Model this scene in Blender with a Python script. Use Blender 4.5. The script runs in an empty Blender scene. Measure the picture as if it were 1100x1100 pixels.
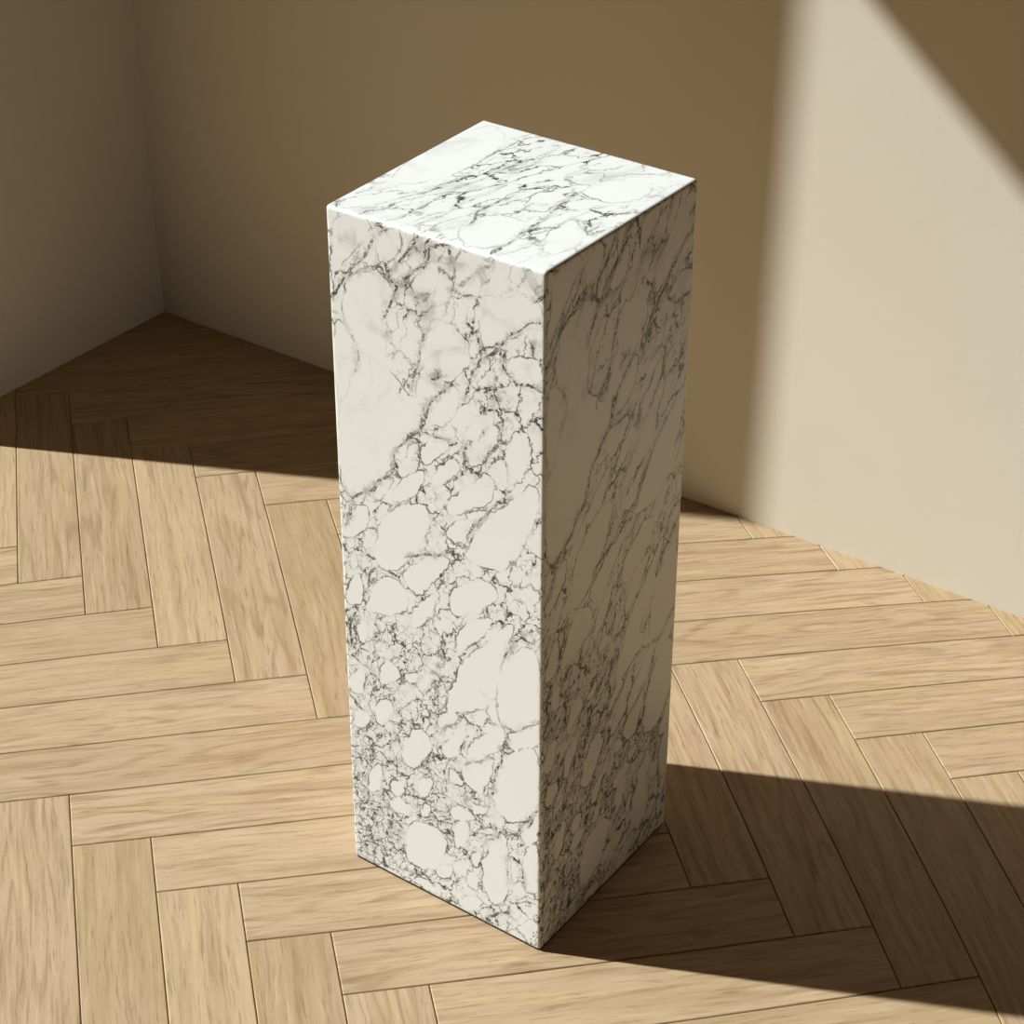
import bpy, bmesh, math, random
import numpy as np
from mathutils import Vector, Matrix

# ------------------------------------------------------------------ camera, world, sun, exposure
scene = bpy.context.scene
C = scene.collection
cam_data = bpy.data.cameras.new('camera')
cam_data.sensor_fit = 'HORIZONTAL'
cam_data.sensor_width = 36.0
cam_data.lens = 67.144
cam_data.shift_x = 0.00085
cam_data.shift_y = -0.00187
cam_data.clip_start = 0.05
cam = bpy.data.objects.new('camera', cam_data)
C.objects.link(cam)
cr = Vector((0.8177270933, 0.5755953086, 0.0035272612))
cu = Vector((-0.3107951025, 0.4363607301, 0.8443907375))
cf = Vector((-0.4844881888, 0.6915774389, -0.5357161944))
M3 = Matrix((cr, cu, -cf)).transposed()
cam.matrix_world = Matrix.Translation((2.63456188, -2.50499056, 1.77663384)) @ M3.to_4x4()
scene.camera = cam

SUN_AZ, SUN_EL = 24.6, 37.7
HORIZON, ZENITH = 1.6, 0.0
world = bpy.data.worlds.new('sky')
scene.world = world
world.use_nodes = True
# dim sky with a warm band added along the horizon to fill the shaded walls
wn = world.node_tree
bg = wn.nodes['Background']
w_co = wn.nodes.new('ShaderNodeTexCoord')
w_sep = wn.nodes.new('ShaderNodeSeparateXYZ')
w_abs = wn.nodes.new('ShaderNodeMath'); w_abs.operation = 'ABSOLUTE'
w_map = wn.nodes.new('ShaderNodeMapRange'); w_map.interpolation_type = 'SMOOTHSTEP'
w_map.inputs['From Min'].default_value = 0.05
w_map.inputs['From Max'].default_value = 0.42
w_map.inputs['To Min'].default_value = HORIZON
w_map.inputs['To Max'].default_value = ZENITH
wn.links.new(w_co.outputs['Generated'], w_sep.inputs[0])
wn.links.new(w_sep.outputs['Z'], w_abs.inputs[0])
wn.links.new(w_abs.outputs[0], w_map.inputs['Value'])
wn.links.new(w_map.outputs[0], bg.inputs['Strength'])
bg.inputs['Color'].default_value = (1.0, 0.66, 0.33, 1)

sun_data = bpy.data.lights.new('sun', 'SUN')
sun_data.energy = 7.75
sun_data.color = (0.975, 1.0, 0.975)
sun_data.angle = math.radians(1.0)
sun = bpy.data.objects.new('sun', sun_data)
C.objects.link(sun)
az, el = math.radians(SUN_AZ), math.radians(SUN_EL)
sdir = Vector((math.cos(az) * math.cos(el), math.sin(az) * math.cos(el), -math.sin(el)))
sun.rotation_euler = sdir.to_track_quat('-Z', 'Y').to_euler()
sun.location = (-4, -3, 4)

scene.view_settings.view_transform = 'Standard'
scene.view_settings.look = 'None'
scene.view_settings.exposure = 0.0
scene.view_settings.gamma = 1.0
scene.view_settings.use_curve_mapping = False

# ------------------------------------------------------------------ helpers
ROOM_X, ROOM_Y, ROOM_H, TH = 5.0, 5.0, 3.5, 0.15
JAMB, OPEN_END, LINTEL, STEP, TALL_HEAD = -0.640, -4.2, 2.335, -1.13, 3.4   # a low and a taller opening side by side


class NT:
    """small wrapper that adds and wires shader nodes"""
    def __init__(self, name):
        self.m = bpy.data.materials.new(name)
        self.m.use_nodes = True
        self.t = self.m.node_tree
        self.bsdf = self.t.nodes['Principled BSDF']

    def n(self, kind, **kw):
        nd = self.t.nodes.new(kind)
        for k, v in kw.items():
            setattr(nd, k, v)
        return nd

    def l(self, a, b):
        self.t.links.new(a, b)

    def put(self, sock, v):
        if hasattr(v, 'is_output'):
            self.l(v, sock)
        else:
            sock.default_value = v

    def math(self, op, a, b=None, c=None, clamp=False):
        nd = self.n('ShaderNodeMath', operation=op, use_clamp=clamp)
        for i, v in enumerate((a, b, c)):
            if v is not None:
                self.put(nd.inputs[i], v)
        return nd.outputs[0]

    def vmath(self, op, a, b=None, scale=None):
        nd = self.n('ShaderNodeVectorMath', operation=op)
        self.put(nd.inputs[0], a)
        if b is not None:
            self.put(nd.inputs[1], b)
        if scale is not None:
            self.put(nd.inputs['Scale'], scale)
        return nd.outputs[0]

    def ramp(self, v, a, b, lo=0.0, hi=1.0, smooth=True):
        nd = self.n('ShaderNodeMapRange', interpolation_type='SMOOTHSTEP' if smooth else 'LINEAR')
        for s, x in zip(('Value', 'From Min', 'From Max', 'To Min', 'To Max'), (v, a, b, lo, hi)):
            self.put(nd.inputs[s], x)
        return nd.outputs[0]

    def noise(self, vec, scale, detail=3, rough=0.55, dist=0.0, out='Fac'):
        nd = self.n('ShaderNodeTexNoise')
        self.l(vec, nd.inputs['Vector'])
        nd.inputs['Scale'].default_value = scale
        nd.inputs['Detail'].default_value = detail
        nd.inputs['Roughness'].default_value = rough
        nd.inputs['Distortion'].default_value = dist
        return nd.outputs[out]

    def mix(self, f, a, b, kind='MIX'):
        nd = self.n('ShaderNodeMix', data_type='RGBA', blend_type=kind)
        self.put(nd.inputs['Factor'], f)
        for s, v in ((nd.inputs[6], a), (nd.inputs[7], b)):
            self.put(s, v if hasattr(v, 'is_output') else (*v, 1.0))
        return nd.outputs[2]

    def attr(self, name, out='Fac'):
        return self.n('ShaderNodeAttribute', attribute_name=name).outputs[out]

    def bump(self, h, strength, dist):
        nd = self.n('ShaderNodeBump')
        nd.inputs['Strength'].default_value = strength
        nd.inputs['Distance'].default_value = dist
        self.l(h, nd.inputs['Height'])
        self.l(nd.outputs[0], self.bsdf.inputs['Normal'])


def obj(name, mesh, mat, parent=None):
    o = bpy.data.objects.new(name, mesh)
    mesh.materials.append(mat)
    C.objects.link(o)
    if parent:
        o.parent = parent
    return o


def struct(o):
    o['kind'] = 'structure'
    return o


def boxes_mesh(name, boxes):
    bm = bmesh.new()
    for (x0, x1, y0, y1, z0, z1) in boxes:
        r = bmesh.ops.create_cube(bm, size=1)
        for v in r['verts']:
            v.co = Vector(((x0 + x1) / 2 + v.co.x * (x1 - x0), (y0 + y1) / 2 + v.co.y * (y1 - y0),
                           (z0 + z1) / 2 + v.co.z * (z1 - z0)))
    me = bpy.data.meshes.new(name)
    bm.to_mesh(me)
    bm.free()
    return me


# ------------------------------------------------------------------ materials
def wall_material():
    t = NT('warm_beige_plaster')
    pos = t.n('ShaderNodeTexCoord').outputs['Object']
    a = t.noise(pos, 1.6, 4, 0.6)
    b = t.noise(pos, 60, 4, 0.6)
    col = t.mix(t.ramp(a, 0.3, 0.7), (0.55, 0.51, 0.425), (0.575, 0.535, 0.45))
    t.l(col, t.bsdf.inputs['Base Color'])
    t.bsdf.inputs['Roughness'].default_value = 0.9
    t.bsdf.inputs['Specular IOR Level'].default_value = 0.2
    t.bump(b, 0.06, 0.004)
    return t.m


def clay_material():
    t = NT('clay_brown_plaster')
    pos = t.n('ShaderNodeTexCoord').outputs['Object']
    col = t.mix(t.noise(pos, 2.0, 4), (0.46, 0.285, 0.13), (0.50, 0.315, 0.15))
    t.l(col, t.bsdf.inputs['Base Color'])
    t.bsdf.inputs['Roughness'].default_value = 0.9
    return t.m


def ceiling_material():
    t = NT('dark_brown_paint')
    pos = t.n('ShaderNodeTexCoord').outputs['Object']
    col = t.mix(t.noise(pos, 2.0), (0.10, 0.075, 0.05), (0.115, 0.085, 0.058))
    t.l(col, t.bsdf.inputs['Base Color'])
    t.bsdf.inputs['Roughness'].default_value = 0.95
    return t.m


def oak_material():
    t = NT('pale_oiled_oak')
    uv = t.attr('grain_uv', 'Vector')          # along plank, across plank (metres), plank offset
    rnd = t.attr('plank_tone', 'Fac')
    rnd2 = t.attr('plank_hue', 'Fac')
    # slow sideways wander of the grain
    w1 = t.noise(t.vmath('MULTIPLY', uv, (3.2, 9.0, 1.0)), 1.0, 2, 0.5)
    w2 = t.noise(t.vmath('MULTIPLY', uv, (10.0, 30.0, 1.0)), 1.0, 2, 0.5)
    wander = t.math('ADD', t.math('MULTIPLY', t.math('SUBTRACT', w1, 0.5), 0.026),
                    t.math('MULTIPLY', t.math('SUBTRACT', w2, 0.5), 0.005))
    sep = t.n('ShaderNodeSeparateXYZ')
    t.l(uv, sep.inputs[0])
    vv = t.math('ADD', sep.outputs[1], wander)
    comb = t.n('ShaderNodeCombineXYZ')
    t.l(sep.outputs[0], comb.inputs[0]); t.l(vv, comb.inputs[1]); t.l(sep.outputs[2], comb.inputs[2])
    g = comb.outputs[0]
    broad = t.noise(t.vmath('MULTIPLY', g, (2.4, 42.0, 1.0)), 1.0, 4, 0.6)
    streak = t.noise(t.vmath('MULTIPLY', g, (8.0, 150.0, 1.0)), 1.0, 5, 0.65)
    pores = t.noise(t.vmath('MULTIPLY', g, (22.0, 420.0, 1.0)), 1.0, 3, 0.6)
    blotch = t.noise(t.vmath('MULTIPLY', uv, (5.0, 9.0, 1.0)), 1.0, 3, 0.55)
    base = t.mix(rnd, (0.345, 0.246, 0.132), (0.43, 0.318, 0.192))
    base = t.mix(t.math('MULTIPLY', rnd2, 0.35), base, (0.415, 0.305, 0.212))
    # flat-sawn figure: contour lines of a long slow noise, stronger on some planks
    slow = t.noise(t.vmath('MULTIPLY', g, (1.1, 10.0, 1.0)), 1.0, 2, 0.45)
    ring = t.math('SINE', t.math('MULTIPLY', slow, 95.0))
    ring = t.math('MULTIPLY', t.ramp(ring, 0.35, 1.0), t.ramp(rnd2, 0.25, 0.9, 0.12, 0.55))
    ring = t.math('MULTIPLY', ring, t.ramp(streak, 0.36, 0.60, 0.25, 1.0))
    rosy = t.noise(t.vmath('MULTIPLY', uv, (4.0, 26.0, 1.0)), 1.0, 3, 0.6)
    c = t.mix(t.ramp(rosy, 0.45, 0.70, 0.0, 0.55), base, (0.415, 0.295, 0.200))
    c = t.mix(t.ramp(rosy, 0.50, 0.28, 0.0, 0.45), c, (0.435, 0.325, 0.170))
    c = t.mix(t.ramp(broad, 0.45, 0.72, 0.0, 0.50), c, (0.265, 0.174, 0.088))
    c = t.mix(ring, c, (0.225, 0.142, 0.070))
    c = t.mix(t.ramp(streak, 0.50, 0.72, 0.0, 0.65), c, (0.215, 0.134, 0.066))
    c = t.mix(t.ramp(streak, 0.47, 0.27, 0.0, 0.60), c, (0.49, 0.38, 0.245))
    c = t.mix(t.ramp(pores, 0.56, 0.72, 0.0, 0.65), c, (0.15, 0.09, 0.042))
    c = t.mix(t.ramp(blotch, 0.45, 0.75, 0.0, 0.25), c, (0.33, 0.228, 0.126))
    t.l(c, t.bsdf.inputs['Base Color'])
    t.l(t.ramp(streak, 0.3, 0.7, 0.50, 0.60), t.bsdf.inputs['Roughness'])
    t.bsdf.inputs['Specular IOR Level'].default_value = 0.35
    t.bump(t.math('ADD', streak, t.math('MULTIPLY', pores, 0.6)), 0.10, 0.0015)
    return t.m


def seam_material():
    t = NT('dark_floor_joint')
    pos = t.n('ShaderNodeTexCoord').outputs['Object']
    t.l(t.mix(t.noise(pos, 8), (0.10, 0.06, 0.03), (0.13, 0.08, 0.04)), t.bsdf.inputs['Base Color'])
    t.bsdf.inputs['Roughness'].default_value = 0.9
    return t.m


def contact_shadow_material():
    t = NT('contact_shadow_black')  # near-black colour standing in for the contact shadow below the stone
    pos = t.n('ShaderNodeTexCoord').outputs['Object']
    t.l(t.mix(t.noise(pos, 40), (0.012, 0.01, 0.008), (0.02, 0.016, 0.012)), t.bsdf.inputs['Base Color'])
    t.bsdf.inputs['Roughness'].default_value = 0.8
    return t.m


def marble_material():
    t = NT('veined_white_marble')
    p = t.attr('stone_uv', 'Vector')           # x along the bedding, y across it, z slab id
    sdf0 = t.attr('pebble', 'Fac')             # metres to the nearest white clast (inside negative)
    dens = t.attr('fracture', 'Fac')
    line = t.attr('vein', 'Fac')               # strength of the single veins, already in metres from them
    lstr = t.attr('vein_strength', 'Fac')
    cloud = t.attr('cloud', 'Fac')
    wa = t.noise(p, 42, 3, 0.6, out='Color')
    wb = t.noise(p, 150, 3, 0.65, out='Color')
    off = t.vmath('ADD', t.vmath('SCALE', t.vmath('SUBTRACT', wa, (0.5, 0.5, 0.5)), scale=0.034),
                  t.vmath('SCALE', t.vmath('SUBTRACT', wb, (0.5, 0.5, 0.5)), scale=0.012))
    q = t.vmath('ADD', p, off)
    q = t.vmath('MULTIPLY', q, (0.50, 1.0, 1.0))   # clasts stretched along the bedding

    def cells(scale, w):
        v = t.n('ShaderNodeTexVoronoi', feature='DISTANCE_TO_EDGE', voronoi_dimensions='2D')
        t.l(q, v.inputs['Vector'])
        v.inputs['Scale'].default_value = scale
        return t.math('DIVIDE', v.outputs['Distance'], scale * w)   # in units of the vein half width

    n_lo = t.noise(p, 30, 3, 0.6)
    n_mid = t.noise(p, 95, 3, 0.6)
    n_hi = t.noise(p, 330, 3, 0.6)
    # warped distance to clasts
    sdf = t.math('ADD', sdf0, t.math('MULTIPLY', t.math('SUBTRACT', n_mid, 0.5), 0.0085))
    sdf = t.math('ADD', sdf, t.math('MULTIPLY', t.math('SUBTRACT', n_hi, 0.5), 0.0035))
    out = t.ramp(sdf, -0.0008, 0.0022)
    rim = t.math('MULTIPLY', t.ramp(t.math('ABSOLUTE', t.math('SUBTRACT', sdf, 0.0007)), 0.0002, 0.0016, 1.0, 0.0),
                 t.ramp(n_lo, 0.40, 0.60, 0.12, 0.85))
    rim = t.math('MULTIPLY', rim, t.ramp(dens, 0.05, 0.7, 0.25, 1.0))
    # fine fracture network between the clasts
    wid = t.ramp(n_mid, 0.35, 0.75, 0.35, 1.5)
    d1 = cells(41, 0.0013)
    soft = t.math('MULTIPLY', t.ramp(d1, 0.5, 4.0, 0.34, 0.0), t.ramp(n_mid, 0.40, 0.65))
    v1 = t.ramp(t.math('DIVIDE', d1, wid), 0.25, 1.15, 1.0, 0.0)
    v1 = t.math('MAXIMUM', v1, soft)
    v2 = t.ramp(t.math('DIVIDE', cells(98, 0.0010), wid), 0.25, 1.2, 1.0, 0.0)
    v1 = t.math('MULTIPLY', v1, t.ramp(n_lo, 0.30, 0.55, 0.25, 1.0))
    v1 = t.math('MULTIPLY', v1, t.ramp(dens, 0.10, 0.55, 0.0, 1.0))
    v2m = t.ramp(t.math('ADD', n_lo, t.math('MULTIPLY', dens, 0.40)), 0.67, 0.98, 0.0, 0.9)
    v2 = t.math('MULTIPLY', v2, v2m)
    net = t.math('MULTIPLY', t.math('MAXIMUM', v1, v2), out)
    # grey matrix and soft clouds
    mat = t.math('MULTIPLY', t.math('MULTIPLY', t.ramp(n_mid, 0.35, 0.75), out), t.ramp(dens, 0.35, 1.2, 0.02, 0.34))
    mat2 = t.math('MULTIPLY', t.ramp(t.math('ADD', n_hi, t.math('MULTIPLY', n_lo, 0.6)), 0.78, 0.98), t.math('MULTIPLY', out, t.ramp(dens, 0.75, 1.25, 0.0, 0.5)))
    # single veins
    ln = t.math('ADD', line, t.math('MULTIPLY', t.math('SUBTRACT', n_mid, 0.5), 0.011))
    ln = t.math('ABSOLUTE', t.math('ADD', ln, t.math('MULTIPLY', t.math('SUBTRACT', n_hi, 0.5), 0.005)))
    core = t.math('MULTIPLY', t.ramp(ln, 0.0002, 0.0019, 1.0, 0.0), lstr)
    halo = t.math('MULTIPLY', t.math('MULTIPLY', t.ramp(line, 0.0, 0.012, 0.5, 0.0), t.ramp(t.math('ADD', t.math('MULTIPLY', n_mid, 0.65), t.math('MULTIPLY', n_hi, 0.35)), 0.42, 0.62)), lstr)
    haze = t.math('MULTIPLY', t.ramp(t.noise(p, 22, 4, 0.6, 0.8), 0.46, 0.72, 0.0, 0.34), cloud)
    dark = t.math('MAXIMUM', t.math('MAXIMUM', core, halo), t.math('MAXIMUM', net, rim))
    dark = t.math('MAXIMUM', dark, t.math('MAXIMUM', mat, mat2))
    dark = t.math('ADD', dark, haze, clamp=True)
    white = t.mix(t.noise(p, 9, 3), (0.655, 0.682, 0.675), (0.685, 0.71, 0.702))
    c1 = t.mix(t.ramp(dark, 0.0, 0.45), white, (0.40, 0.40, 0.395))
    c2 = t.mix(t.ramp(dark, 0.32, 0.95), c1, (0.05, 0.049, 0.046))
    t.l(c2, t.bsdf.inputs['Base Color'])
    t.bsdf.inputs['Roughness'].default_value = 0.32
    t.bsdf.inputs['Specular IOR Level'].default_value = 0.45
    return t.m


M_WALL, M_CLAY, M_CEIL, M_OAK, M_SEAM, M_CONTACT_SHADOW, M_MARBLE = (wall_material(), clay_material(), ceiling_material(), oak_material(),
                                                 seam_material(), contact_shadow_material(), marble_material())

# ------------------------------------------------------------------ room shell
struct(obj('wall_left', boxes_mesh('wall_left', [
    (-TH, 0, JAMB, TH, 0, ROOM_H),
    (-TH, 0, STEP, JAMB, LINTEL, ROOM_H),
    (-TH, 0, OPEN_END, STEP, TALL_HEAD, ROOM_H),
    (-TH, 0, -ROOM_Y, OPEN_END, 0, ROOM_H)]), M_WALL))
struct(obj('wall_right', boxes_mesh('wall_right', [(0, ROOM_X, 0, TH, 0, ROOM_H)]), M_WALL))
struct(obj('ceiling', boxes_mesh('ceiling', [(-TH, ROOM_X, -ROOM_Y, TH, ROOM_H, ROOM_H + 0.12)]), M_CEIL))

struct(obj('wall_front', boxes_mesh('wall_front', [(-TH, ROOM_X, -ROOM_Y - TH, -ROOM_Y, 0, ROOM_H)]), M_CEIL))
struct(obj('wall_rear', boxes_mesh('wall_rear', [(ROOM_X, ROOM_X + TH, -ROOM_Y - TH, TH, 0, ROOM_H)]), M_CLAY))

# herringbone floor ---------------------------------------------------------------------
PW, PL = 0.11, 5.38          # plank width in metres, plank length in widths
LAY = [[0.462959, 0.50348, 1.362523], [0.453513, -0.452502, -0.772453], [0.00387, 0.010721, 1.0]]
K = [[0.001188, 0.005431], [0.001102, -0.001136], [-0.007566, -0.010615], [0.006504, -0.005514], [0.009308, 0.011333],
     [0.003785, 0.001815], [-0.009278, -0.011719], [0.001944, -0.001794], [-0.013428, 0.013949], [-0.008995, -0.010968]]


def floor_pt(u, v):
    """plank-lay coordinates (in plank widths) to the floor, with the slight run-out of the real lay"""
    a, b = (u - 6) / 6, (v - 6) / 6
    w = LAY[2][0] * a + LAY[2][1] * b + 1.0
    x = (LAY[0][0] * a + LAY[0][1] * b + LAY[0][2]) / w
    y = (LAY[1][0] * a + LAY[1][1] * b + LAY[1][2]) / w
    ca, cb = max(-1.15, min(1.45, a)), max(-1.75, min(1.15, b))
    k = 0
    for i in range(4):
        for j in range(4 - i):
            t = (ca ** i) * (cb ** j)
            x += K[k][0] * t
            y += K[k][1] * t
            k += 1
    return x, y


def build_floor():
    rng = random.Random(7)
    verts, faces, luv, ltone, lhue, mats = [], [], [], [], [], []
    GAP, BEV, DEP = 0.0005, 0.0014, 0.0014

    def plank(u0, u1, v0, v1, along_u):
        cx, cy = floor_pt((u0 + u1) / 2, (v0 + v1) / 2)
        if not (-0.5 < cx < ROOM_X + 0.5 and -ROOM_Y - 0.5 < cy < 0.5):
            return
        tone, hue = rng.random(), rng.random()
        ox, oy, oz = rng.uniform(0, 40), rng.uniform(0, 4), rng.uniform(0, 50)
        flip = rng.choice((-1, 1))
        base = len(verts)
        N = 6
        # rings: outer bottom, outer top edge of the bevel, top face edge; long sides get N segments
        def ring(ins, z):
            d = ins / PW
            a0, a1, b0, b1 = u0 + d, u1 - d, v0 + d, v1 - d
            pts = []
            if along_u:
                pts += [(a0 + (a1 - a0) * i / N, b0) for i in range(N + 1)]
                pts += [(a1 + (a0 - a1) * i / N, b1) for i in range(N + 1)]
            else:
                pts += [(a0, b1 + (b0 - b1) * i / N) for i in range(N + 1)]
                pts += [(a1, b0 + (b1 - b0) * i / N) for i in range(N + 1)]
            return [(p, z) for p in pts]
        n = 2 * (N + 1)
        rings = ring(GAP, -0.012) + ring(GAP, -DEP) + ring(GAP + BEV * 0.55, -DEP * 0.25) + ring(GAP + BEV, 0.0)
        uvs = []
        for (u, v), z in rings:
            x, y = floor_pt(u, v)
            verts.append((x, y, z))
            s, c = ((u - u0), (v - v0)) if along_u else ((v - v0), (u - u0))
            uvs.append((s * PW * flip + ox, c * PW * flip + oy, oz))

        def face(ids):
            faces.append([base + i for i in ids])
            for i in ids:
                luv.append(uvs[i]); ltone.append(tone); lhue.append(hue)
            mats.append(0)
        for r in range(3):
            for i in range(n):
                j = (i + 1) % n
                face([r * n + i, r * n + j, (r + 1) * n + j, (r + 1) * n + i])
        t0 = 3 * n
        for i in range(N):
            face([t0 + i, t0 + i + 1, t0 + n - 2 - i, t0 + n - 1 - i])

    for row in range(-40, 60):
        for m in range(-4, 6):
            # chevron columns repeat every 2L across a row
            sh = m * PL
            # A plank of row k: u from k-L to k, v from k to k+1, repeated by (L, -L)
            k = row
            plank(k - PL + sh, k + sh, k - sh, k + 1 - sh, True)
            # B plank under/over: u from k to k+1, v from k+1-L to k+1
            plank(k + sh, k + 1 + sh, k + 1 - PL - sh, k + 1 - sh, False)
    # substrate seen only in the joints
    b = len(verts)
    for x, y in ((0, -ROOM_Y), (ROOM_X, -ROOM_Y), (ROOM_X, 0), (0, 0)):
        verts.append((x, y, -0.0026))
    faces.append([b, b + 1, b + 2, b + 3])
    luv.extend([(0, 0, 0)] * 4); ltone.extend([0] * 4); lhue.extend([0] * 4)
    mats.append(1)
    me = bpy.data.meshes.new('floor')
    me.from_pydata(verts, [], faces)
    a = me.attributes.new('grain_uv', 'FLOAT_VECTOR', 'CORNER')
    a.data.foreach_set('vector', np.array(luv, dtype=np.float32).ravel())
    a = me.attributes.new('plank_tone', 'FLOAT', 'CORNER')
    a.data.foreach_set('value', np.array(ltone, dtype=np.float32))
    a = me.attributes.new('plank_hue', 'FLOAT', 'CORNER')
    a.data.foreach_set('value', np.array(lhue, dtype=np.float32))
    me.materials.append(M_OAK)
    me.materials.append(M_SEAM)
    me.polygons.foreach_set('material_index', np.array(mats, dtype=np.int32))
    bm = bmesh.new()
    bm.from_mesh(me)
    for co, no in (((0, 0, 0), (-1, 0, 0)), ((0, 0, 0), (0, 1, 0)), ((ROOM_X, 0, 0), (1, 0, 0)), ((0, -ROOM_Y, 0), (0, -1, 0))):
        geom = bm.verts[:] + bm.edges[:] + bm.faces[:]
        bmesh.ops.bisect_plane(bm, geom=geom, plane_co=co, plane_no=no, clear_outer=True, dist=1e-6)
    bmesh.ops.recalc_face_normals(bm, faces=bm.faces[:])
    for f in bm.faces:
        if f.material_index == 1 and f.normal.z < 0:
            f.normal_flip()
    bm.to_mesh(me)
    bm.free()
    o = bpy.data.objects.new('floor', me)
    C.objects.link(o)
    return struct(o)


build_floor()

# ------------------------------------------------------------------ marble pedestal
H_PED, Z0 = 0.9489, 0.002
# plan corners, bottom and top: front-right edge F, left edge L, right edge R, hidden back edge B
BOT = dict(F=(1.662, -1.049), L=(1.358, -1.047), R=(1.665, -0.748), B=(1.361, -0.746))
TOP = dict(F=(1.658, -1.051), L=(1.367, -1.049), R=(1.659, -0.750), B=(1.357, -0.743))
SW, SH = 0.300, 0.949
ATTRS = ('stone_uv', 'pebble', 'fracture', 'vein', 'vein_strength', 'cloud')


def homography(src, dst):
    A = []
    for (x, y), (u, v) in zip(src, dst):
        A.append([x, y, 1, 0, 0, 0, -u * x, -u * y, -u])
        A.append([0, 0, 0, x, y, 1, -v * x, -v * y, -v])
    return np.linalg.svd(np.array(A, float))[2][-1].reshape(3, 3)


# the stone's clasts and veins were measured on the photograph; this rectifies them to metres on the slab
HF = homography([(349, 219.5), (586.8, 292.5), (580, 1023), (381, 919.5)], [(0, SH), (SW, SH), (SW, 0), (0, 0)])
HT = homography([(349, 219.5), (586.8, 292.5), (751.2, 191.5), (519.3, 127.8)], [(0, 0), (SW, 0), (SW, SW), (0, SW)])
SHEETS = {1: (345, 210, 4.4, HF), 2: (345, 430, 4.4, HF), 3: (355, 640, 4.5833, HF), 4: (370, 810, 5.0, HF),
          8: (345, 120, 2.683, HT)}


def slab(sheet, pts):
    ox, oy, sc, Hm = SHEETS[sheet]
    p = np.array(pts, float)[:, :2]
    q = np.c_[ox + p[:, 0] / sc, oy + p[:, 1] / sc, np.ones(len(p))] @ Hm.T
    return q[:, :2] / q[:, 2:]


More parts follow.
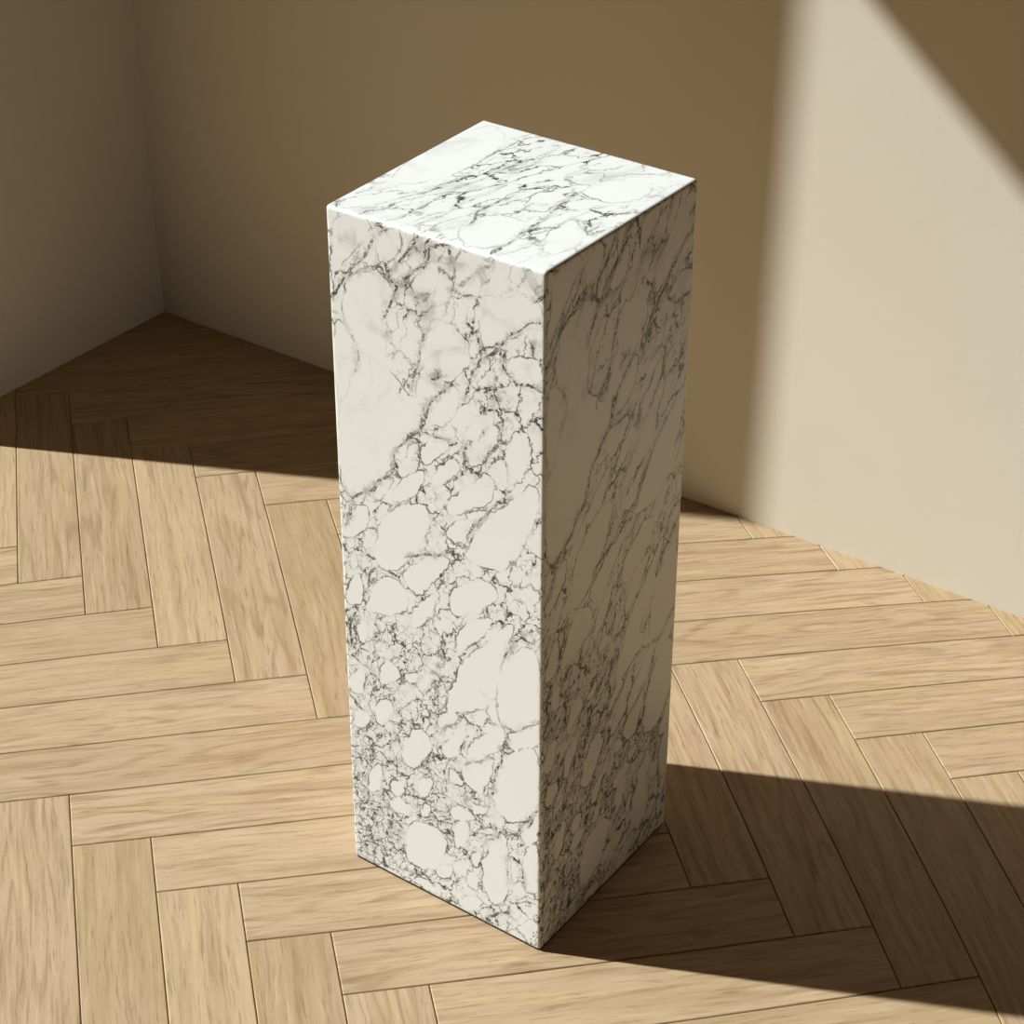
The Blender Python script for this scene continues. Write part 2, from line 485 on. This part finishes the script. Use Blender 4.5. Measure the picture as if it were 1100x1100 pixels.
# white clasts (outlines)
CLASTS = {
 2: [[(275,540),(330,500),(400,465),(490,455),(510,510),(495,590),(470,640),(420,700),(370,760),(290,770),(260,720),(255,640)],
     [(680,690),(720,620),(790,540),(850,480),(940,410),(1005,370),(1025,440),(1000,540),(960,620),(920,700),(870,770),(780,745),(700,725)],
     [(700,195),(760,150),(830,90),(835,150),(800,220),(770,260),(710,280),(695,240)],
     [(680,150),(720,80),(770,40),(810,60),(790,90),(700,180)],
     [(470,190),(540,140),(600,175),(590,210),(520,245),(480,260),(465,225)],
     [(340,440),(350,380),(420,320),(480,290),(490,330),(450,400),(380,450)],
     [(530,340),(560,290),(630,250),(650,290),(620,330),(570,360),(530,370)],
     [(590,470),(620,430),(720,370),(780,320),(810,350),(800,420),(760,460),(660,490),(600,500)],
     [(600,590),(660,520),(780,480),(770,520),(700,590),(640,650),(600,620)],
     [(385,790),(440,740),(530,700),(600,710),(590,760),(520,840),(450,890),(415,860)],
     [(225,900),(260,840),(320,800),(380,850),(415,910),(395,965),(330,975),(270,965),(220,960)],
     [(610,890),(650,840),(740,820),(820,840),(830,900),(790,950),(690,975),(640,980),(610,950)],
     [(100,560),(160,480),(220,470),(225,530),(170,600),(110,620)],
     [(120,830),(180,780),(195,830),(190,920),(130,930),(115,880)],
     [(220,400),(330,330),(320,390),(230,455)],
     [(430,1000),(450,930),(540,880),(530,930),(480,1030),(430,1050)]],
 3: [[(640,300),(720,250),(800,170),(900,100),(900,160),(860,270),(800,360),(720,440),(800,500),(700,530),(640,550),(560,540),(600,430)],
     [(830,400),(850,330),(900,260),(980,220),(1020,280),(1030,540),(980,610),(900,635),(850,610),(820,520)],
     [(350,770),(370,680),(430,630),(480,670),(495,730),(470,790),(390,830)],
     [(680,740),(720,670),(830,620),(875,645),(830,740),(720,780),(670,800)],
     [(650,840),(700,790),(800,770),(790,850),(740,950),(690,930),(660,880)],
     [(790,960),(820,860),(880,750),(1000,725),(1025,790),(1030,1010),(960,1090),(880,1090),(820,1040)],
     [(880,690),(900,650),(1000,610),(1030,600),(1030,710),(880,730)],
     [(190,930),(205,830),(240,815),(255,860),(235,930),(210,955)],
     [(295,920),(330,890),(365,930),(360,970),(310,965)],
     [(285,1010),(320,975),(380,1010),(390,1040),(330,1060)],
     [(530,590),(560,550),(620,555),(620,590),(560,620),(530,620)],
     [(540,650),(610,620),(580,670),(550,710)],
     [(550,760),(580,690),(640,620),(660,640),(640,710),(600,770)],
     [(615,150),(690,90),(770,70),(790,90),(720,190),(660,230),(615,230)],
     [(100,430),(100,380),(140,330),(175,350),(160,440),(130,460)],
     [(225,560),(230,500),(290,480),(300,540),(260,620),(225,600)],
     [(125,610),(130,560),(160,540),(190,590),(160,620)],
     [(140,200),(130,120),(180,100),(170,190)],
     [(250,300),(290,300),(350,360),(300,400),(250,430)],
     [(360,370),(410,350),(440,370),(390,410)],
     [(430,950),(450,890),(500,870),(490,960),(450,970)],
     [(590,850),(610,830),(660,920),(600,900)]],
 4: [[(335,500),(335,420),(380,350),(440,380),(510,390),(540,460),(530,540),(500,610),(450,620),(380,600),(335,560)],
     [(740,640),(750,560),(800,480),(840,410),(870,430),(875,530),(890,640),(870,760),(820,830),(770,770)],
     [(970,540),(990,480),(1040,470),(1040,730),(1000,750),(965,720),(960,620)],
     [(495,610),(540,580),(580,590),(570,650),(540,670),(500,650)],
     [(590,430),(600,360),(660,350),(670,400),(630,480),(600,490)],
     [(240,260),(290,215),(330,240),(350,280),(290,310)],
     [(560,300),(590,270),(680,300),(700,330),(630,340),(580,330)],
     [(680,260),(740,250),(750,300),(690,300)],
     [(740,480),(760,430),(830,410),(790,480),(750,510)],
     [(350,680),(430,660),(490,720),(500,760),(400,700)],
     [(610,790),(700,760),(740,790),(700,860),(620,820)],
     [(950,440),(1000,360),(1040,290),(1040,430),(980,470)],
     [(690,590),(690,530),(730,505),(730,560),(710,610)],
     [(400,300),(430,250),(460,260),(430,330)]],
 1: [[(100,520),(110,440),(160,370),(230,330),(290,370),(340,430),(290,560),(310,620),(300,760),(340,830),(400,930),(500,960),(480,1070),(420,1100),(360,1150),(300,1290),(240,1360),(160,1410),(90,1320),(80,1000),(160,860),(180,720),(140,610)],
     [(500,640),(530,570),(600,590),(680,650),(700,740),(680,800),(590,860),(540,800),(500,720)],
     [(500,950),(580,900),(650,870),(650,980),(600,1040),(500,1070),(485,1060)],
     [(760,560),(860,480),(1000,480),(1050,560),(900,630),(780,720),(760,660)],
     [(450,900),(500,720),(540,830),(600,870),(520,930),(460,980)],
     [(60,600),(90,580),(140,650),(160,760),(110,900),(75,950)],
     [(50,130),(120,90),(200,110),(230,170),(140,260),(80,340),(50,400)],
     [(260,180),(350,150),(370,220),(350,280),(290,310),(260,230)],
     [(410,400),(520,310),(560,350),(540,440),(450,450)],
     [(640,260),(760,280),(750,350),(640,420)],
     [(880,780),(960,750),(1040,780),(1050,870),(980,880),(900,850)]],
 8: [[(380,350),(490,290),(580,320),(560,370),(440,400)],
     [(740,240),(800,200),(930,200),(960,230),(860,270)],
     [(710,210),(740,180),(830,180),(790,210)],
     [(580,280),(620,240),(690,230),(700,260),(640,290)],
     [(150,200),(470,30),(540,80),(460,150),(300,210)],
     [(630,390),(690,320),(740,310),(760,370),(680,420)],
     [(500,375),(570,330),(640,300),(600,345),(520,395)]],
}
# single veins: sheet, strength, points
VEINS = [
 (1, 1.0, [(40,480),(70,430),(110,380)]), (1, .75, [(110,380),(200,270),(250,200)]), (1, .7, [(110,390),(190,340),(270,310)]),
 (1, .45, [(45,530),(90,560),(140,640),(170,720),(150,800)]), (1, 1.1, [(290,310),(310,370),(350,410)]),
 (1, .8, [(350,410),(330,480),(295,560)]), (1, .8, [(330,340),(390,280),(460,190)]),
 (1, .8, [(380,390),(450,340),(510,290),(520,240),(600,240),(620,300)]), (1, .7, [(490,610),(470,700),(440,810),(430,900)]),
 (1, .7, [(430,900),(400,840),(380,920)]), (1, .9, [(520,850),(560,830)]), (1, .8, [(480,1070),(510,950),(560,910),(610,870)]),
 (1, .9, [(700,580),(740,640),(750,740),(700,850),(680,930)]), (1, .85, [(760,740),(840,690),(900,640),(980,600),(1040,590)]),
 (1, .7, [(1010,485),(1070,485)]), (1, .5, [(420,400),(440,460),(530,460)]), (1, .5, [(640,430),(740,380),(830,320)]),
 (1, .9, [(840,700),(860,790),(930,870),(1040,910)]), (1, .9, [(770,980),(840,990),(860,1050)]), (1, .35, [(300,640),(350,690),(330,750)]),
 (2, .9, [(80,320),(110,400),(150,430),(110,560)]), (2, .8, [(150,430),(240,380),(340,290),(360,180),(470,110),(490,0)]),
 (2, .7, [(470,110),(560,140),(620,170)]), (2, .8, [(690,200),(680,290)]), (2, .8, [(200,900),(230,800),(250,760)]),
 (2, 1.1, [(150,960),(130,1060),(140,1140)]), (2, .7, [(860,60),(840,170),(760,270)]), (2, .8, [(410,720),(500,690),(600,680),(660,700)]),
 (2, .7, [(690,590),(800,490),(900,430)]),
 (3, .9, [(800,960),(820,830),(880,660)]), (3, .6, [(850,610),(900,640),(1030,590)]), (3, 1.0, [(530,540),(530,430),(540,380)]),
 (3, .5, [(660,810),(800,770)]), (3, .8, [(860,270),(900,180),(1000,140)]), (3, .5, [(530,640),(620,600),(660,550)]),
 (4, .5, [(740,500),(850,400)]), (4, .8, [(880,400),(930,430),(1030,270)]), (4, .9, [(770,900),(830,850),(900,850)]),
 (4, .8, [(360,630),(420,640),(500,720)]), (4, .5, [(960,620),(970,730),(1040,760)]), (4, .6, [(880,560),(890,720)]),
 (8, .75, [(490,410),(540,380),(600,340),(680,285),(740,235)]), (8, .7, [(425,325),(460,290),(520,260)]),
 (8, .55, [(520,260),(580,235),(650,215)]), (8, .55, [(260,290),(320,260),(380,230),(500,180),(600,140),(690,110)]),
 (8, .55, [(470,140),(560,90),(640,70),(720,95)]), (8, .5, [(540,170),(620,150),(670,115)]), (8, .4, [(100,240),(160,205)]),
 (8, .5, [(690,285),(740,240),(700,190)]), (8, .4, [(840,190),(900,180),(1010,180)]), (8, .45, [(730,310),(760,350),(800,330)]),
 (8, .45, [(280,330),(350,300),(430,260),(530,215)]), (8, .35, [(160,270),(300,235),(400,190)]), (8, .4, [(560,300),(600,265),(640,270)]),
 (8, .4, [(700,185),(800,150)]), (8, .4, [(590,360),(690,330),(800,275)]),
]
# how broken the stone is: sheet, x, y, amount
BROKEN = [
 (1,60,450,.7),(1,200,230,.25),(1,330,370,.8),(1,450,300,.5),(1,580,260,.4),(1,800,380,.3),(1,200,600,.05),(1,200,900,.03),(1,600,700,.05),
 (1,380,700,.3),(1,420,880,.5),(1,550,450,.3),(1,720,640,.7),(1,700,880,.8),(1,900,560,.1),(1,880,700,.7),(1,950,950,.6),(1,820,1000,.8),(1,600,1000,.1),
 (2,200,200,.05),(2,400,200,.6),(2,620,180,.6),(2,900,150,.4),(2,540,320,.8),(2,700,380,.6),(2,850,380,.5),(2,150,440,.7),(2,250,580,.35),(2,180,680,.7),
 (2,550,620,.9),(2,640,690,.9),(2,400,600,.2),(2,850,600,.15),(2,990,650,.6),(2,220,830,.8),(2,760,790,.6),(2,420,920,.6),(2,560,950,.6),(2,140,1020,1.2),
 (2,900,880,.6),(2,1000,1000,.7),(2,250,1020,.8),
 (3,230,120,.9),(3,400,200,.9),(3,560,260,1.0),(3,570,400,1.0),(3,200,330,.9),(3,350,450,.9),(3,180,500,.9),(3,150,680,1.1),(3,280,700,1.0),(3,450,560,.9),
 (3,520,700,.9),(3,700,350,.1),(3,930,430,.05),(3,1000,100,.8),(3,600,850,.8),(3,740,650,.5),(3,760,480,.3),(3,850,700,.6),(3,920,900,.1),(3,150,950,1.2),(3,320,860,1.0),
 (4,100,250,1.2),(4,120,450,1.25),(4,250,420,1.15),(4,280,620,.8),(4,430,150,.9),(4,480,300,1.25),(4,560,400,1.2),(4,600,200,.9),(4,640,230,1.2),(4,750,230,1.0),
 (4,620,520,.8),(4,760,370,.7),(4,900,420,.9),(4,640,650,.3),(4,430,640,.8),(4,920,600,.5),(4,860,860,1.0),(4,750,870,.8),(4,950,900,.6),(4,900,200,.1),(4,430,480,.2),
]
BROKEN_TOP = [(8,300,130,.02),(8,450,60,.03),(8,520,160,.45),(8,640,130,.45),(8,760,130,.35),(8,250,260,.3),(8,400,240,.35),(8,560,270,.3),(8,700,250,.55),
              (8,480,350,.15),(8,560,350,.35),(8,850,220,.1),(8,780,320,.35),(8,950,220,.2),(8,120,230,.3),(8,640,400,.2),(8,330,310,.25)]


def poly_sdf(p, poly):
    d = np.full(len(p), 1e9)
    ins = np.zeros(len(p), bool)
    n = len(poly)
    for i in range(n):
        a, b = poly[i], poly[(i + 1) % n]
        e = b - a
        w = p - a
        h = np.clip((w @ e) / (e @ e), 0, 1)
        d = np.minimum(d, ((w - h[:, None] * e) ** 2).sum(1))
        cnd = (a[1] > p[:, 1]) != (b[1] > p[:, 1])
        if abs(e[1]) > 1e-12:
            ins ^= cnd & (p[:, 0] < a[0] + (p[:, 1] - a[1]) / e[1] * e[0])
    return np.where(ins, -1, 1) * np.sqrt(d)


def chaikin(poly, n=2):
    for _ in range(n):
        q = np.roll(poly, -1, 0)
        poly = np.stack([.75 * poly + .25 * q, .25 * poly + .75 * q], 1).reshape(-1, 2)
    return poly


def vnoise(p, freq, seed):
    """smooth value noise on the slab"""
    rng = np.random.RandomState(seed)
    g = rng.rand(64, 64)
    q = p * freq + 7.3
    i = np.floor(q).astype(int)
    f = q - i
    f = f * f * (3 - 2 * f)
    x0, y0 = i[:, 0] % 64, i[:, 1] % 64
    x1, y1 = (x0 + 1) % 64, (y0 + 1) % 64
    return (g[x0, y0] * (1 - f[:, 0]) + g[x1, y0] * f[:, 0]) * (1 - f[:, 1]) + (g[x0, y1] * (1 - f[:, 0]) + g[x1, y1] * f[:, 0]) * f[:, 1] - .5


_slabs = {}


def slab_fields(kind, p):
    sheets = (8,) if kind == 'top' else (1, 2, 3, 4)
    w = p + np.stack([vnoise(p, 55, 1), vnoise(p, 55, 2)], 1) * 0.006 + np.stack([vnoise(p, 140, 3), vnoise(p, 140, 4)], 1) * 0.003
    sdf = np.full(len(p), 1.0)
    for s in sheets:
        for poly in CLASTS[s]:
            sdf = np.minimum(sdf, poly_sdf(w, chaikin(slab(s, poly), 1)))
    wl = p + np.stack([vnoise(p, 45, 5), vnoise(p, 45, 6)], 1) * 0.009
    vein = np.full(len(p), 0.05)
    vst = np.zeros(len(p))
    for s, st, pts in VEINS:
        if s not in sheets:
            continue
        q = slab(s, pts)
        for a, b in zip(q[:-1], q[1:]):
            e = b - a
            v = wl - a
            h = np.clip((v @ e) / (e @ e), 0, 1)
            d = np.sqrt(((v - h[:, None] * e) ** 2).sum(1))
            m = d < vein
            vein[m] = d[m]
            vst[m] = st
    num = np.zeros(len(p))
    den = np.zeros(len(p)) + 1e-9
    for (s, x, y, a) in (BROKEN_TOP if kind == 'top' else BROKEN):
        c = slab(s, [(x, y)])[0]
        k = 1.0 / (((p - c) ** 2).sum(1) + 0.012 ** 2) ** 1.6
        num += a * k
        den += k
    dens = num / den
    return sdf - 0.0014, vein, vst, dens


def stone_fields(name, s, t):
    kind = 'top' if name in ('top', 'bottom') else 'side'
    p = np.stack([s, t], 1)
    if name in ('back', 'left'):
        p[:, 0] = SW - p[:, 0]
    key = (kind, name in ('back', 'left'), len(p))
    if key not in _slabs:
        _slabs[key] = slab_fields(kind, p)
    sdf, vein, vst, dens = _slabs[key]
    ang = math.radians(58 if kind == 'side' else 62)
    ca, sa = math.cos(ang), math.sin(ang)
    al = p[:, 0] * ca + p[:, 1] * sa
    ac = -p[:, 0] * sa + p[:, 1] * ca
    uv = np.stack([al, ac, np.full(len(p), 3.0 if kind == 'top' else 0.0)], 1)
    cloud = np.clip((t - 0.55) / 0.4, 0.15, 1.0) if kind == 'side' else np.full(len(p), 0.55)
    if kind == 'top':
        dens = dens * 1.3
        uv = uv * np.array([0.62, 1.0, 1.0])
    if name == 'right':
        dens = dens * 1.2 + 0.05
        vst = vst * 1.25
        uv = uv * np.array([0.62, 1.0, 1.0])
    return dict(stone_uv=uv, pebble=sdf, fracture=dens, vein=vein, vein_strength=vst, cloud=cloud)



def build_pedestal():
    r = 0.0045
    step = 0.003

    def axis(n):
        inner = list(np.linspace(r, n - r, int(round((n - 2 * r) / step)) + 1))
        e = [0, r * 0.15, r * 0.35, r * 0.6, r * 0.8]
        return np.array(e + inner + [n - q for q in reversed(e)])
    ax, ay, az_ = axis(SW), axis(SW), axis(SH)
    dims = np.array([SW, SW, SH])
    faces_def = [  # name, (s axis, t axis, fixed axis, fixed value)
        ('front', 0, 2, 1, 0.0), ('right', 1, 2, 0, SW), ('back', 0, 2, 1, SW), ('left', 1, 2, 0, 0.0),
        ('top', 0, 1, 2, SH), ('bottom', 0, 1, 2, 0.0)]
    axes = [ax, ay, az_]
    allv, quads, loops = [], [], {k: [] for k in ATTRS}
    base = 0
    for name, s, t_, fx, val in faces_def:
        A, B = axes[s], axes[t_]
        G = np.zeros((len(B), len(A), 3))
        G[..., s] = A[None, :]
        G[..., t_] = B[:, None]
        G[..., fx] = val
        pts = G.reshape(-1, 3)
        idx = np.arange(len(pts)).reshape(len(B), len(A))
        q = np.stack([idx[:-1, :-1], idx[:-1, 1:], idx[1:, 1:], idx[1:, :-1]], -1).reshape(-1, 4)
        if name in ('back', 'left', 'bottom'):
            q = q[:, ::-1]
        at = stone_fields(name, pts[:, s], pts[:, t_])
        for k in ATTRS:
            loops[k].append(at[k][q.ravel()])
        quads.append(q + base)
        allv.append(pts)
        base += len(pts)
    V = np.concatenate(allv)
    Q = np.concatenate(quads)
    key = np.round(V * 1e6).astype(np.int64)
    _, first, inv = np.unique(key, axis=0, return_index=True, return_inverse=True)
    V = V[first]
    Q = inv.ravel()[Q]
    inner = np.clip(V, r, dims - r)
    d = V - inner
    ln = np.linalg.norm(d, axis=1, keepdims=True)
    V = np.where(ln > 1e-9, inner + d / np.maximum(ln, 1e-9) * r, V)
    # settle on the measured plan corners
    a, b, c = V[:, 0:1] / SW, V[:, 1:2] / SW, V[:, 2:3] / SH

    def quad(P):
        g = {k: np.array(v)[None, :] for k, v in P.items()}
        return g['L'] * (1 - a) * (1 - b) + g['F'] * a * (1 - b) + g['R'] * a * b + g['B'] * (1 - a) * b
    xy = quad(BOT) * (1 - c) + quad(TOP) * c
    W = np.concatenate([xy, Z0 + c * (H_PED - Z0)], 1)
    origin = np.array([1.511, -0.898, 0.0])
    W -= origin
    me = bpy.data.meshes.new('stone_block')
    me.from_pydata(W.tolist(), [], Q.tolist())
    for k in ATTRS:
        arr = np.concatenate(loops[k]).astype(np.float32)
        if arr.ndim == 2:
            me.attributes.new(k, 'FLOAT_VECTOR', 'CORNER').data.foreach_set('vector', arr.ravel())
        else:
            me.attributes.new(k, 'FLOAT', 'CORNER').data.foreach_set('value', arr)
    me.polygons.foreach_set('use_smooth', np.ones(len(Q), dtype=bool))
    me.update()
    o = bpy.data.objects.new('pedestal', None)
    C.objects.link(o)
    o.empty_display_size = 0.1
    o.location = origin
    obj('stone_block', me, M_MARBLE, o)
    o['label'] = 'tall square white marble pedestal with grey veins on the herringbone floor'
    o['category'] = 'pedestal'
    # dark strip added as painted contact shadow, set in a hair from the faces
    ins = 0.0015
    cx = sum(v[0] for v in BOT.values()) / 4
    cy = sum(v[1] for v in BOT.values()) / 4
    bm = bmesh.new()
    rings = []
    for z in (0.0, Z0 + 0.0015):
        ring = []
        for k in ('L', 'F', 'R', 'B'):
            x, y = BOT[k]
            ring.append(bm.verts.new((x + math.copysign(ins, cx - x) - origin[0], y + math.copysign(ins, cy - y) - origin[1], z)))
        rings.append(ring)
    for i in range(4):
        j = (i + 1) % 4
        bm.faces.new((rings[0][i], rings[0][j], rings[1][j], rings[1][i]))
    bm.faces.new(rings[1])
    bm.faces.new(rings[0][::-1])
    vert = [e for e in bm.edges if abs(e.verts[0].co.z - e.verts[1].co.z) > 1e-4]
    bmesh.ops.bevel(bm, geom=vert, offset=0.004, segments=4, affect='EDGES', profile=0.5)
    pm = bpy.data.meshes.new('contact_shadow_strip')
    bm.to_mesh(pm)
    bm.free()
    p = obj('contact_shadow_strip', pm, M_CONTACT_SHADOW, o)
    p['label'] = 'thin dark strip painted as the contact shadow under the stone'
    return o


build_pedestal()
